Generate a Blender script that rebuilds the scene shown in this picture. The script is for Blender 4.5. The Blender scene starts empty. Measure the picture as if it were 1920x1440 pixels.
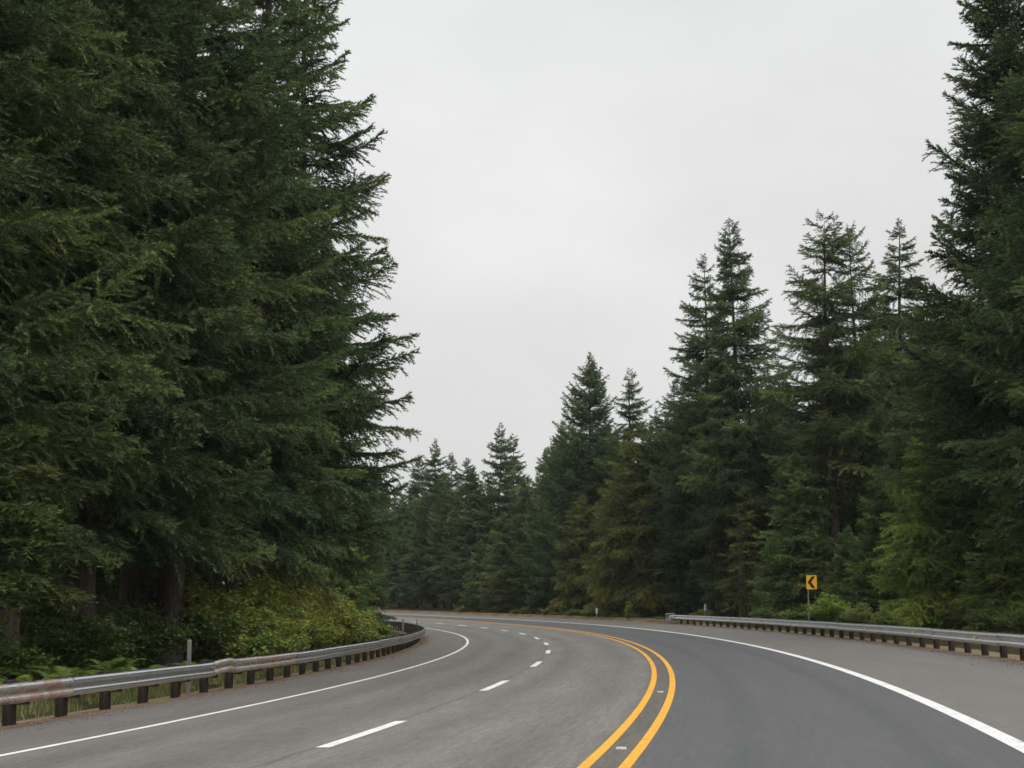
import bpy, math, random
import numpy as np
from mathutils import Vector, Matrix

R = math.radians
sc = bpy.context.scene
col = sc.collection

# ------------------------------------------------------------------ camera, sky, sun, exposure
CAM_Z = 1.666
HAZE = 0.00013
PITCH = 7.793
FPX = 2836.3
cam_d = bpy.data.cameras.new('camera')
cam_d.sensor_fit = 'HORIZONTAL'
cam_d.sensor_width = 36.0
cam_d.lens = 36.0 * FPX / 1920.0
cam_d.clip_start = 0.1
cam_d.clip_end = 9000
cam = bpy.data.objects.new('camera', cam_d)
cam.location = (0, 0, CAM_Z)
cam.rotation_euler = (R(90 + PITCH), 0, 0)
col.objects.link(cam)
sc.camera = cam

SUN_EL, SUN_ROT = 42.0, 150.0          # an overcast sun, high and behind the car
world = bpy.data.worlds.new('World')
sc.world = world
world.use_nodes = True
wt = world.node_tree
wt.nodes.clear()
wo = wt.nodes.new('ShaderNodeOutputWorld')
bg = wt.nodes.new('ShaderNodeBackground')
sky = wt.nodes.new('ShaderNodeTexSky')
sky.sky_type = 'NISHITA'
sky.sun_disc = False
sky.sun_elevation = R(SUN_EL)
sky.sun_rotation = R(SUN_ROT)
sky.dust_density = 4.0
tc = wt.nodes.new('ShaderNodeTexCoord')
sx = wt.nodes.new('ShaderNodeSeparateXYZ')
wt.links.new(tc.outputs['Generated'], sx.inputs[0])
# cloud deck: brighter overhead than near the horizon, with soft thin patches
zr = wt.nodes.new('ShaderNodeValToRGB')
zr.color_ramp.interpolation = 'EASE'
e = zr.color_ramp.elements
e[0].position = 0.0;  e[0].color = (0.37, 0.372, 0.368, 1)
e[1].position = 1.0;  e[1].color = (0.88, 0.88, 0.88, 1)
x = zr.color_ramp.elements.new(0.16); x.color = (0.40, 0.402, 0.396, 1)
x = zr.color_ramp.elements.new(0.42); x.color = (0.428, 0.43, 0.43, 1)
wt.links.new(sx.outputs['Z'], zr.inputs[0])
mp = wt.nodes.new('ShaderNodeMapping')
mp.inputs['Scale'].default_value = (1.0, 1.0, 1.9)
wt.links.new(tc.outputs['Generated'], mp.inputs[0])
nz = wt.nodes.new('ShaderNodeTexNoise')
nz.inputs['Scale'].default_value = 3.3
nz.inputs['Detail'].default_value = 5.0
nz.inputs['Roughness'].default_value = 0.5
wt.links.new(mp.outputs[0], nz.inputs['Vector'])
nr = wt.nodes.new('ShaderNodeMapRange')
nr.inputs['From Min'].default_value = 0.3
nr.inputs['From Max'].default_value = 0.72
nr.inputs['To Min'].default_value = 18.0
nr.inputs['To Max'].default_value = 21.6
wt.links.new(nz.outputs['Fac'], nr.inputs[0])
cl = wt.nodes.new('ShaderNodeVectorMath'); cl.operation = 'SCALE'
wt.links.new(zr.outputs['Color'], cl.inputs[0])
wt.links.new(nr.outputs[0], cl.inputs['Scale'])
mx = wt.nodes.new('ShaderNodeMixRGB')
mx.inputs['Fac'].default_value = 0.97
wt.links.new(sky.outputs[0], mx.inputs['Color1'])
wt.links.new(cl.outputs[0], mx.inputs['Color2'])
bg.inputs['Strength'].default_value = 0.1
wt.links.new(mx.outputs[0], bg.inputs['Color'])
wt.links.new(bg.outputs[0], wo.inputs['Surface'])

sun_d = bpy.data.lights.new('sun', 'SUN')
sun_d.energy = 1.1
sun_d.angle = R(25)
sun_d.color = (1.0, 0.97, 0.93)
sun = bpy.data.objects.new('sun', sun_d)
# direction the light travels, from azimuth SUN_ROT
az = R(SUN_ROT)
dvec = Vector((-math.sin(az) * math.cos(R(SUN_EL)), -math.cos(az) * math.cos(R(SUN_EL)), -math.sin(R(SUN_EL))))
sun.rotation_euler = dvec.to_track_quat('-Z', 'Y').to_euler()
sun.location = (0, 0, 60)
col.objects.link(sun)

sc.view_settings.view_transform = 'Standard'
sc.view_settings.look = 'None'
sc.view_settings.exposure = 0.0
sc.view_settings.gamma = 1.0
sc.cycles.max_bounces = 6
sc.cycles.diffuse_bounces = 3
sc.cycles.glossy_bounces = 2
sc.cycles.transmission_bounces = 2
sc.cycles.use_denoising = True
sc.cycles.filter_width = 1.6 if hasattr(sc.cycles, 'filter_width') else 1.5

# ------------------------------------------------------------------ helpers
def tag(o, label=None, cat=None, group=None, kind=None):
    if label: o['label'] = label
    if cat: o['category'] = cat
    if group: o['group'] = group
    if kind: o['kind'] = kind
    return o

def empty(name, loc, rz=0.0):
    o = bpy.data.objects.new(name, None)
    o.location = loc
    o.rotation_euler = (0, 0, rz)
    o.empty_display_size = 0.3
    col.objects.link(o)
    return o

def np_mesh(name, V, F, mat=None, smooth=False, tint=None, uv=None):
    """V (n,3), F (m,k) all faces with k corners"""
    V = np.asarray(V, dtype=np.float32); F = np.asarray(F, dtype=np.int32)
    me = bpy.data.meshes.new(name)
    m, k = F.shape
    me.vertices.add(len(V)); me.vertices.foreach_set('co', V.ravel())
    me.loops.add(m * k); me.loops.foreach_set('vertex_index', F.ravel())
    me.polygons.add(m)
    me.polygons.foreach_set('loop_start', np.arange(0, m * k, k, dtype=np.int32))
    try: me.polygons.foreach_set('loop_total', np.full(m, k, dtype=np.int32))
    except Exception: pass
    if tint is not None:
        a = me.attributes.new('tint', 'FLOAT', 'POINT')
        a.data.foreach_set('value', np.asarray(tint, dtype=np.float32))
    if uv is not None:
        l = me.uv_layers.new(name='UVMap')
        l.data.foreach_set('uv', np.asarray(uv, dtype=np.float32)[F.ravel()].ravel())
    me.update(calc_edges=True)
    me.polygons.foreach_set('use_smooth', np.full(m, bool(smooth)))
    if mat: me.materials.append(mat)
    return me

def link(name, me, parent=None):
    o = bpy.data.objects.new(name, me)
    col.objects.link(o)
    if parent is not None: o.parent = parent
    return o

class MB:
    """collects quads"""
    def __init__(s): s.v = []; s.f = []
    def add(s, V, F):
        b = len(s.v); s.v += [tuple(p) for p in V]
        s.f += [tuple(b + i for i in f) for f in F]
    def box(s, c, d, rot=None, bev=0.0):
        hx, hy, hz = d[0] / 2, d[1] / 2, d[2] / 2
        if bev <= 0:
            P = [Vector((a * hx, b * hy, z * hz)) for z in (-1, 1) for a, b in ((-1, -1), (1, -1), (1, 1), (-1, 1))]
            F = [(3, 2, 1, 0), (4, 5, 6, 7)] + [(i, (i + 1) % 4, 4 + (i + 1) % 4, 4 + i) for i in range(4)]
        else:
            ring = []
            for a, b in ((-1, -1), (1, -1), (1, 1), (-1, 1)):
                if a * b > 0: ring += [(a * hx, b * (hy - bev)), (a * (hx - bev), b * hy)]
                else: ring += [(a * (hx - bev), b * hy), (a * hx, b * (hy - bev))]
            P = []
            for z, sh in ((-hz, 0), (hz - bev, 0), (hz, bev)):
                for a, b in ring: P.append(Vector((a * (1 - sh / hx), b * (1 - sh / hy), z)))
            n = 8; F = [tuple(range(n))[::-1], tuple(range(2 * n, 3 * n))]
            for r in range(2):
                F += [(r * n + i, r * n + (i + 1) % n, (r + 1) * n + (i + 1) % n, (r + 1) * n + i) for i in range(n)]
        if rot is not None: P = [rot @ p for p in P]
        s.add([p + Vector(c) for p in P], F)
    def build(s, name, mat, parent=None, smooth=False):
        me = bpy.data.meshes.new(name)
        me.from_pydata(s.v, [], s.f); me.materials.append(mat)
        if smooth: me.polygons.foreach_set('use_smooth', np.full(len(me.polygons), True))
        me.update()
        return link(name, me, parent)

# ------------------------------------------------------------------ road geometry (fitted highway bend)
K0, K1, K2, K3 = 0.003438, -0.004796, 0.009416, -0.004922
PSI0, X0, Y0 = 0.144404, 1.466239, 18.352012
DS = 0.5
S = np.arange(-90, 460 + DS / 2, DS)
I0 = int(round(90 / DS))
def kap(s):
    t = np.clip(s, -12, 132) / 100
    return K0 + K1 * t + K2 * t * t + K3 * t ** 3
_k = kap(S)
_psi = np.concatenate([[0], np.cumsum(.5 * (_k[1:] + _k[:-1]) * DS)]); _psi = PSI0 - (_psi - _psi[I0])
_pm = .5 * (_psi[1:] + _psi[:-1])
CX = np.concatenate([[0], np.cumsum(np.sin(_pm) * DS)]); CX = CX - CX[I0] + X0
CY = np.concatenate([[0], np.cumsum(np.cos(_pm) * DS)]); CY = CY - CY[I0] + Y0
def zc(s):
    s = np.asarray(s, float); q = np.clip(s, -60, 190)
    return CAM_Z - 1.665803 - 0.012226 * q + 0.0022436 * q * q / 100
def bank(s):
    return 0.030338 + 0.009571 * np.clip(s, -30, 160) / 100
def road(s, o, dz=0.0):
    s = np.asarray(s, float); o = np.asarray(o, float) + 0 * s
    p = np.interp(s, S, _psi)
    x = np.interp(s, S, CX) + o * np.cos(p); y = np.interp(s, S, CY) - o * np.sin(p)
    z = zc(s) + bank(s) * np.clip(o, -12.5, 12.5) + dz
    return np.stack([x, y, z], -1)
def head(s): return float(np.interp(s, S, _psi))
def nearest(x, y):
    x = np.atleast_1d(np.asarray(x, float)); y = np.atleast_1d(np.asarray(y, float))
    so = np.zeros(len(x)); oo = np.zeros(len(x))
    for a in range(0, len(x), 4000):
        dx = x[a:a + 4000, None] - CX[None]; dy = y[a:a + 4000, None] - CY[None]
        i = np.argmin(dx * dx + dy * dy, 1)
        r = np.arange(len(i))
        ex, ey = dx[r, i], dy[r, i]; ps = _psi[i]
        so[a:a + 4000] = S[i] + ex * np.sin(ps) + ey * np.cos(ps)
        oo[a:a + 4000] = ex * np.cos(ps) - ey * np.sin(ps)
        far = (i == 0) | (i == len(S) - 1)
        d = np.sqrt(ex * ex + ey * ey)
        oo[a:a + 4000] = np.where(far, np.sign(oo[a:a + 4000] + 1e-6) * d, oo[a:a + 4000])
        so[a:a + 4000] = np.clip(so[a:a + 4000], S[0], S[-1])
    return so, oo
PAVE_L, PAVE_R = -9.42, 8.2
def pave_r(s): return np.interp(s, [70, 110, 160, 460], [PAVE_R, 7.3, 6.6, 6.4])
def ground_z(x, y):
    s, o = nearest(x, y)
    z = zc(s) + bank(s) * np.clip(o, -12.5, 12.5)
    x = np.atleast_1d(x); y = np.atleast_1d(y)
    out = np.clip(np.maximum(-o - 12.5, o - 11.5), 0, 60)
    amp = np.clip(out / 8, 0, 1)
    und = .22 * np.sin(x * .31 + y * .17) + .16 * np.sin(y * .43 - x * .2 + 1.3) + .1 * np.sin(x * .9 + 2) * np.sin(y * .8)
    z = z + amp * und + np.where(o < 0, .018, .012 + .05 * np.clip((s - 70) / 40, 0, 1) * np.exp(-out / 15)) * out
    inside = (o > PAVE_L - 1.6) & (o < pave_r(s) + 1.6)
    return np.where(inside, z - .22, z - .05)
def gz(x, y): return float(ground_z([x], [y])[0])
def unproject(px, d):
    """where something seen at photo column px, d metres ahead, stands"""
    return ((px - 960) / FPX * d, d)

# ------------------------------------------------------------------ materials
def new_mat(name):
    m = bpy.data.materials.new(name); m.use_nodes = True
    nt = m.node_tree; b = nt.nodes['Principled BSDF']
    return m, nt, b
def N(nt, t, **kw):
    n = nt.nodes.new(t)
    for k, v in kw.items():
        if k in n.inputs: n.inputs[k].default_value = v
        else: setattr(n, k, v)
    return n
def ramp(nt, stops, interp='LINEAR'):
    n = nt.nodes.new('ShaderNodeValToRGB'); n.color_ramp.interpolation = interp
    el = n.color_ramp.elements
    while len(el) > 1: el.remove(el[-1])
    el[0].position = stops[0][0]; el[0].color = (*stops[0][1], 1)
    for p, c in stops[1:]:
        q = el.new(p); q.color = (*c, 1)
    return n
def noise_var(nt, src, scale, lo, hi, detail=4, vec=None):
    """multiply colour socket src by a noise between lo and hi"""
    n = N(nt, 'ShaderNodeTexNoise', Scale=scale, Detail=detail)
    if vec is not None: nt.links.new(vec, n.inputs['Vector'])
    else:
        t = N(nt, 'ShaderNodeTexCoord'); nt.links.new(t.outputs['Object'], n.inputs['Vector'])
    r = N(nt, 'ShaderNodeMapRange', **{'From Min': .3, 'From Max': .7, 'To Min': lo, 'To Max': hi})
    nt.links.new(n.outputs['Fac'], r.inputs[0])
    v = N(nt, 'ShaderNodeVectorMath', operation='SCALE')
    nt.links.new(src, v.inputs[0]); nt.links.new(r.outputs[0], v.inputs['Scale'])
    return v.outputs[0], n

def foliage_mat(name, stops, transl=0.0, rough=.75, spec=.12):
    m, nt, b = new_mat(name)
    a = N(nt, 'ShaderNodeAttribute', attribute_name='tint')
    r = ramp(nt, stops)
    nt.links.new(a.outputs['Fac'], r.inputs[0])
    oi = N(nt, 'ShaderNodeObjectInfo')
    mu = N(nt, 'ShaderNodeMixRGB', blend_type='MULTIPLY', Fac=1.0)
    nt.links.new(r.outputs[0], mu.inputs['Color1']); nt.links.new(oi.outputs['Color'], mu.inputs['Color2'])
    nt.links.new(mu.outputs[0], b.inputs['Base Color'])
    b.inputs['Roughness'].default_value = rough
    b.inputs['Specular IOR Level'].default_value = spec
    if transl > 0:
        t = N(nt, 'ShaderNodeBsdfTranslucent'); nt.links.new(mu.outputs[0], t.inputs['Color'])
        ms = N(nt, 'ShaderNodeMixShader', Fac=transl)
        nt.links.new(b.outputs[0], ms.inputs[1]); nt.links.new(t.outputs[0], ms.inputs[2])
        nt.links.new(ms.outputs[0], nt.nodes['Material Output'].inputs['Surface'])
    return m

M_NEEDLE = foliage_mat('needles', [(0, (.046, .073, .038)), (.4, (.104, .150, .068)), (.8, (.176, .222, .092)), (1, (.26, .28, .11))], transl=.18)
M_LEAF = foliage_mat('broad_leaves', [(0, (.07, .12, .038)), (.45, (.17, .235, .062)), (.8, (.27, .29, .08)), (.93, (.34, .28, .085)), (1, (.40, .24, .08))], transl=.35, rough=.55, spec=.25)
M_GRASS = foliage_mat('grass_blades', [(0, (.05, .085, .022)), (.55, (.10, .135, .04)), (.8, (.20, .19, .085)), (1, (.30, .25, .13))], transl=.25)

def bark_mat(name, c1, c2):
    m, nt, b = new_mat(name)
    t = N(nt, 'ShaderNodeTexCoord')
    mpn = N(nt, 'ShaderNodeMapping'); mpn.inputs['Scale'].default_value = (5, 5, .7)
    nt.links.new(t.outputs['Object'], mpn.inputs[0])
    n = N(nt, 'ShaderNodeTexNoise', Scale=2.5, Detail=6, Roughness=.65)
    nt.links.new(mpn.outputs[0], n.inputs['Vector'])
    r = ramp(nt, [(.3, c1), (.7, c2)])
    nt.links.new(n.outputs['Fac'], r.inputs[0])
    nt.links.new(r.outputs[0], b.inputs['Base Color'])
    b.inputs['Roughness'].default_value = .95
    b.inputs['Specular IOR Level'].default_value = .1
    bm_ = N(nt, 'ShaderNodeBump', Strength=.8, Distance=.06)
    nt.links.new(n.outputs['Fac'], bm_.inputs['Height']); nt.links.new(bm_.outputs[0], b.inputs['Normal'])
    return m
M_BARK = bark_mat('fir_bark', (.035, .028, .022), (.11, .088, .068))
M_BARK_PALE = bark_mat('weathered_bark', (.08, .073, .064), (.19, .175, .155))
M_STEM = bark_mat('shrub_stem', (.05, .035, .02), (.12, .09, .055))
M_TIMBER = bark_mat('weathered_timber', (.020, .016, .013), (.070, .056, .045))
M_GREYWOOD = bark_mat('grey_timber', (.12, .115, .105), (.27, .26, .24))

def ground_mat():
    m, nt, b = new_mat('forest_floor')
    t = N(nt, 'ShaderNodeTexCoord')
    n = N(nt, 'ShaderNodeTexNoise', Scale=.55, Detail=8, Roughness=.6)
    nt.links.new(t.outputs['Object'], n.inputs['Vector'])
    r = ramp(nt, [(.3, (.035, .026, .016)), (.5, (.05, .045, .022)), (.64, (.045, .065, .022)), (.8, (.07, .09, .03))])
    nt.links.new(n.outputs['Fac'], r.inputs[0])
    c, nn = noise_var(nt, r.outputs[0], 9, .5, 1.4)
    nt.links.new(c, b.inputs['Base Color']); b.inputs['Roughness'].default_value = 1
    b.inputs['Specular IOR Level'].default_value = .05
    bp = N(nt, 'ShaderNodeBump', Strength=.9, Distance=.08); nt.links.new(nn.outputs['Fac'], bp.inputs['Height'])
    nt.links.new(bp.outputs[0], b.inputs['Normal'])
    return m
def verge_mat():
    m, nt, b = new_mat('gravel_dirt')
    t = N(nt, 'ShaderNodeTexCoord')
    n = N(nt, 'ShaderNodeTexNoise', Scale=.9, Detail=7, Roughness=.65)
    nt.links.new(t.outputs['Object'], n.inputs['Vector'])
    r = ramp(nt, [(.3, (.13, .092, .060)), (.5, (.22, .155, .105)), (.68, (.27, .21, .15)), (.8, (.17, .155, .08))])
    nt.links.new(n.outputs['Fac'], r.inputs[0])
    c, nn = noise_var(nt, r.outputs[0], 28, .55, 1.35, 6)
    nt.links.new(c, b.inputs['Base Color']); b.inputs['Roughness'].default_value = 1
    b.inputs['Specular IOR Level'].default_value = .05
    bp = N(nt, 'ShaderNodeBump', Strength=1, Distance=.03); nt.links.new(nn.outputs['Fac'], bp.inputs['Height'])
    nt.links.new(bp.outputs[0], b.inputs['Normal'])
    return m
def asphalt_mat():
    m, nt, b = new_mat('asphalt')
    uv = N(nt, 'ShaderNodeUVMap', uv_map='UVMap')
    sp = N(nt, 'ShaderNodeSeparateXYZ'); nt.links.new(uv.outputs[0], sp.inputs[0])
    # wobble the lateral position a little so that wear bands and seams are not ruled lines
    wn = N(nt, 'ShaderNodeTexNoise', Scale=.35, Detail=4); nt.links.new(uv.outputs[0], wn.inputs['Vector'])
    w = N(nt, 'ShaderNodeMath', operation='MULTIPLY_ADD'); w.inputs[1].default_value = .35; w.inputs[2].default_value = -.175
    nt.links.new(wn.outputs['Fac'], w.inputs[0])
    ad = N(nt, 'ShaderNodeMath', operation='ADD'); nt.links.new(sp.outputs['X'], ad.inputs[0]); nt.links.new(w.outputs[0], ad.inputs[1])
    mr = N(nt, 'ShaderNodeMapRange', **{'From Min': -12, 'From Max': 10, 'To Min': 0, 'To Max': 1})
    nt.links.new(ad.outputs[0], mr.inputs[0])
    P = lambda o: (o + 12) / 22
    SH = (.132, .121, .110); L2 = (.154, .148, .131); L2d = (.124, .119, .107)
    L1 = (.170, .164, .145); L1d = (.136, .131, .118); SEAM = (.112, .101, .088)
    RL = (.092, .094, .0945); RLd = (.079, .081, .082); RS = (.150, .141, .129)
    st = [(-9.5, SH), (-7.25, SH), (-7.0, L2), (-6.2, L2d), (-5.5, L2), (-4.6, L2d), (-3.9, L2), (-3.1, L1), (-2.7, L1d),
          (-2.0, L1), (-1.0, L1d), (-.45, L1), (-.1, SEAM), (.22, SEAM), (.30, RL), (.95, RL), (1.25, RLd), (1.6, RL), (2.75, RL), (3.05, RLd), (3.35, RL), (3.95, RL), (4.05, RS), (8.2, RS)]
    r = ramp(nt, [(P(o), c) for o, c in st]); nt.links.new(mr.outputs[0], r.inputs[0])
    mp1 = N(nt, 'ShaderNodeMapping'); mp1.inputs['Scale'].default_value = (1.0, .12, 1); nt.links.new(uv.outputs[0], mp1.inputs[0])
    c, _ = noise_var(nt, r.outputs[0], 1.3, .87, 1.12, 6, mp1.outputs[0])
    mp2 = N(nt, 'ShaderNodeMapping'); mp2.inputs['Scale'].default_value = (1.0, .45, 1); nt.links.new(uv.outputs[0], mp2.inputs[0])
    c, _ = noise_var(nt, c, 7.0, .91, 1.10, 7, mp2.outputs[0])
    mp3 = N(nt, 'ShaderNodeMapping'); mp3.inputs['Scale'].default_value = (9.0, .55, 1); nt.links.new(uv.outputs[0], mp3.inputs[0])
    c, _ = noise_var(nt, c, 1.6, .86, 1.16, 8, mp3.outputs[0])
    mp4 = N(nt, 'ShaderNodeMapping'); mp4.inputs['Scale'].default_value = (1.0, .7, 1); nt.links.new(uv.outputs[0], mp4.inputs[0])
    c, _ = noise_var(nt, c, 19, .80, 1.20, 5, mp4.outputs[0])
    c, n3 = noise_var(nt, c, 70, .55, 1.45, 3, uv.outputs[0])
    mk = N(nt, 'ShaderNodeMapRange', **{'From Min': .2, 'From Max': .5, 'To Min': 1.0, 'To Max': .45}); nt.links.new(ad.outputs[0], mk.inputs[0])
    mk2 = N(nt, 'ShaderNodeMixRGB'); nt.links.new(mk.outputs[0], mk2.inputs['Fac']); nt.links.new(r.outputs[0], mk2.inputs['Color1']); nt.links.new(c, mk2.inputs['Color2'])
    c = mk2.outputs[0]
    # dark paving seam under the dashed line, wandering crack
    d = N(nt, 'ShaderNodeMath', operation='ADD'); d.inputs[1].default_value = 3.52; nt.links.new(sp.outputs['X'], d.inputs[0])
    w2 = N(nt, 'ShaderNodeMath', operation='MULTIPLY_ADD'); w2.inputs[1].default_value = .16; w2.inputs[2].default_value = -.08
    wn2 = N(nt, 'ShaderNodeTexNoise', Scale=1.1, Detail=6); nt.links.new(uv.outputs[0], wn2.inputs['Vector']); nt.links.new(wn2.outputs['Fac'], w2.inputs[0])
    d2 = N(nt, 'ShaderNodeMath', operation='ADD'); nt.links.new(d.outputs[0], d2.inputs[0]); nt.links.new(w2.outputs[0], d2.inputs[1])
    d3 = N(nt, 'ShaderNodeMath', operation='ABSOLUTE'); nt.links.new(d2.outputs[0], d3.inputs[0])
    d4 = N(nt, 'ShaderNodeMapRange', **{'From Min': .012, 'From Max': .05, 'To Min': .68, 'To Max': 1.0}); nt.links.new(d3.outputs[0], d4.inputs[0])
    v = N(nt, 'ShaderNodeVectorMath', operation='SCALE'); nt.links.new(c, v.inputs[0]); nt.links.new(d4.outputs[0], v.inputs['Scale'])
    nt.links.new(v.outputs[0], b.inputs['Base Color'])
    b.inputs['Roughness'].default_value = .82; b.inputs['Specular IOR Level'].default_value = .3
    bp = N(nt, 'ShaderNodeBump', Strength=.5, Distance=.006); nt.links.new(n3.outputs['Fac'], bp.inputs['Height'])
    nt.links.new(bp.outputs[0], b.inputs['Normal'])
    return m
def paint_mat(name, c, lo=.72):
    m, nt, b = new_mat(name)
    t = N(nt, 'ShaderNodeTexCoord')
    rgb = N(nt, 'ShaderNodeRGB'); rgb.outputs[0].default_value = (*c, 1)
    o, _ = noise_var(nt, rgb.outputs[0], 3.0, lo + .1, 1.04, 6)
    o, n2 = noise_var(nt, o, 40, lo + .1, 1.06, 4)
    wn = N(nt, 'ShaderNodeTexNoise', Scale=9, Detail=9, Roughness=.72); nt.links.new(t.outputs['Object'], wn.inputs['Vector'])
    wr = N(nt, 'ShaderNodeMapRange', **{'From Min': .57, 'From Max': .68, 'To Min': 0, 'To Max': .7}); nt.links.new(wn.outputs['Fac'], wr.inputs[0])
    wm = N(nt, 'ShaderNodeMixRGB'); nt.links.new(wr.outputs[0], wm.inputs['Fac']); nt.links.new(o, wm.inputs['Color1']); wm.inputs['Color2'].default_value = (.13, .125, .115, 1)
    nt.links.new(wm.outputs[0], b.inputs['Base Color']); b.inputs['Roughness'].default_value = .7
    b.inputs['Specular IOR Level'].default_value = .3
    return m
def steel_mat(name):
    """galvanised steel, obj.color red channel = how much rust the piece carries"""
    m, nt, b = new_mat(name)
    t = N(nt, 'ShaderNodeTexCoord'); oi = N(nt, 'ShaderNodeObjectInfo')
    n = N(nt, 'ShaderNodeTexNoise', Scale=2.2, Detail=7, Roughness=.6); nt.links.new(t.outputs['Object'], n.inputs['Vector'])
    sep = N(nt, 'ShaderNodeSeparateColor'); nt.links.new(oi.outputs['Color'], sep.inputs[0])
    inv = N(nt, 'ShaderNodeMath', operation='MULTIPLY_ADD'); inv.inputs[1].default_value = .62; inv.inputs[2].default_value = -.28
    nt.links.new(sep.outputs[0], inv.inputs[0])
    ad = N(nt, 'ShaderNodeMath', operation='ADD'); nt.links.new(n.outputs['Fac'], ad.inputs[0]); nt.links.new(inv.outputs[0], ad.inputs[1])
    rf = N(nt, 'ShaderNodeMapRange', **{'From Min': .52, 'From Max': .64, 'To Min': 0, 'To Max': .9}); nt.links.new(ad.outputs[0], rf.inputs[0])
    zn = N(nt, 'ShaderNodeTexNoise', Scale=7, Detail=4); nt.links.new(t.outputs['Object'], zn.inputs['Vector'])
    zr_ = ramp(nt, [(.3, (.52, .53, .54)), (.7, (.64, .65, .66))]); nt.links.new(zn.outputs['Fac'], zr_.inputs[0])
    rr_ = ramp(nt, [(.3, (.17, .10, .07)), (.7, (.32, .21, .145))]); nt.links.new(zn.outputs['Fac'], rr_.inputs[0])
    mixc = N(nt, 'ShaderNodeMixRGB'); nt.links.new(rf.outputs[0], mixc.inputs['Fac'])
    nt.links.new(zr_.outputs[0], mixc.inputs['Color1']); nt.links.new(rr_.outputs[0], mixc.inputs['Color2'])
    nt.links.new(mixc.outputs[0], b.inputs['Base Color'])
    mm = N(nt, 'ShaderNodeMapRange', **{'From Min': 0, 'From Max': 1, 'To Min': .92, 'To Max': .0}); nt.links.new(rf.outputs[0], mm.inputs[0])
    nt.links.new(mm.outputs[0], b.inputs['Metallic'])
    b.inputs['Roughness'].default_value = .20
    return m
def plain_mat(name, c, rough=.5, metal=0.0, spec=.4, var=(.85, 1.1), scale=6):
    m, nt, b = new_mat(name)
    rgb = N(nt, 'ShaderNodeRGB'); rgb.outputs[0].default_value = (*c, 1)
    o, _ = noise_var(nt, rgb.outputs[0], scale, var[0], var[1], 5)
    nt.links.new(o, b.inputs['Base Color'])
    b.inputs['Roughness'].default_value = rough; b.inputs['Metallic'].default_value = metal
    b.inputs['Specular IOR Level'].default_value = spec
    return m
M_GROUND, M_VERGE, M_ASPH = ground_mat(), verge_mat(), asphalt_mat()
M_WHITE = paint_mat('white_road_paint', (.84, .84, .82))
M_YELLOW = paint_mat('yellow_road_paint', (.90, .43, .030))
M_STEEL = steel_mat('galvanised_steel')
M_SIGNY = plain_mat('sign_yellow_sheeting', (1.0, .55, .010), .35, var=(.97, 1.03), scale=3)
M_SIGNK = plain_mat('sign_black_film', (.012, .012, .012), .4)
M_POST = plain_mat('sign_post_steel', (.30, .31, .31), .5, .6)
M_DELIN = plain_mat('delineator_white', (.72, .73, .71), .5, var=(.8, 1.05))
M_DELG = plain_mat('delineator_grey', (.20, .19, .18), .6)
M_REFL = plain_mat('reflector_amber_white', (.80, .72, .45), .3, var=(.9, 1.05))
M_MARKER = plain_mat('marker_ceramic', (.55, .53, .47), .4, var=(.8, 1.1), scale=30)

# ------------------------------------------------------------------ ground sheet
def axis(core0, core1, step, lim0, lim1, grow=1.16):
    a = list(np.arange(core0, core1 + step / 2, step))
    d = step
    while a[-1] < lim1: d *= grow; a.append(a[-1] + d)
    d = step
    while a[0] > lim0: d *= grow; a.insert(0, a[0] - d)
    return np.array(a)
gx = axis(-34, 34, 1.0, -3500, 3500); gy = axis(2, 175, 1.0, -3500, 4000)
XX, YY = np.meshgrid(gx, gy)
ZZ = ground_z(XX.ravel(), YY.ravel())
Vg = np.stack([XX.ravel(), YY.ravel(), ZZ], -1)
nx, ny = len(gx), len(gy)
ii = (np.arange(ny - 1)[:, None] * nx + np.arange(nx - 1)[None]).ravel()
tag(link('ground', np_mesh('ground', Vg, np.stack([ii, ii + 1, ii + nx + 1, ii + nx], -1), M_GROUND, True)), kind='structure')

def strip(name, s0, s1, offs, dz, mat, ds=1.0, skirt=0.0, zf=None):
    ss = np.linspace(s0, s1, max(2, int(round((s1 - s0) / ds)) + 1))
    V = []; UV = []
    cols = len(offs)
    for k, o in enumerate(offs):
        ov = o(ss) if callable(o) else np.full_like(ss, o)
        P = road(ss, ov, dz if zf is None else dz + zf(k, ss, ov)); V.append(P); UV.append(np.stack([ov, ss], -1))
    if skirt > 0:
        for k in (0, -1):
            P = V[k].copy(); P[:, 2] -= skirt
            if k == 0: V.insert(0, P); UV.insert(0, UV[0])
            else: V.append(P); UV.append(UV[-1])
        cols += 2
    V = np.stack(V, 1).reshape(-1, 3); UV = np.stack(UV, 1).reshape(-1, 2)
    i = (np.arange(len(ss) - 1)[:, None] * cols + np.arange(cols - 1)[None]).ravel()
    return link(name, np_mesh(name, V, np.stack([i, i + 1, i + cols + 1, i + cols], -1), mat, False, uv=UV))

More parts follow.
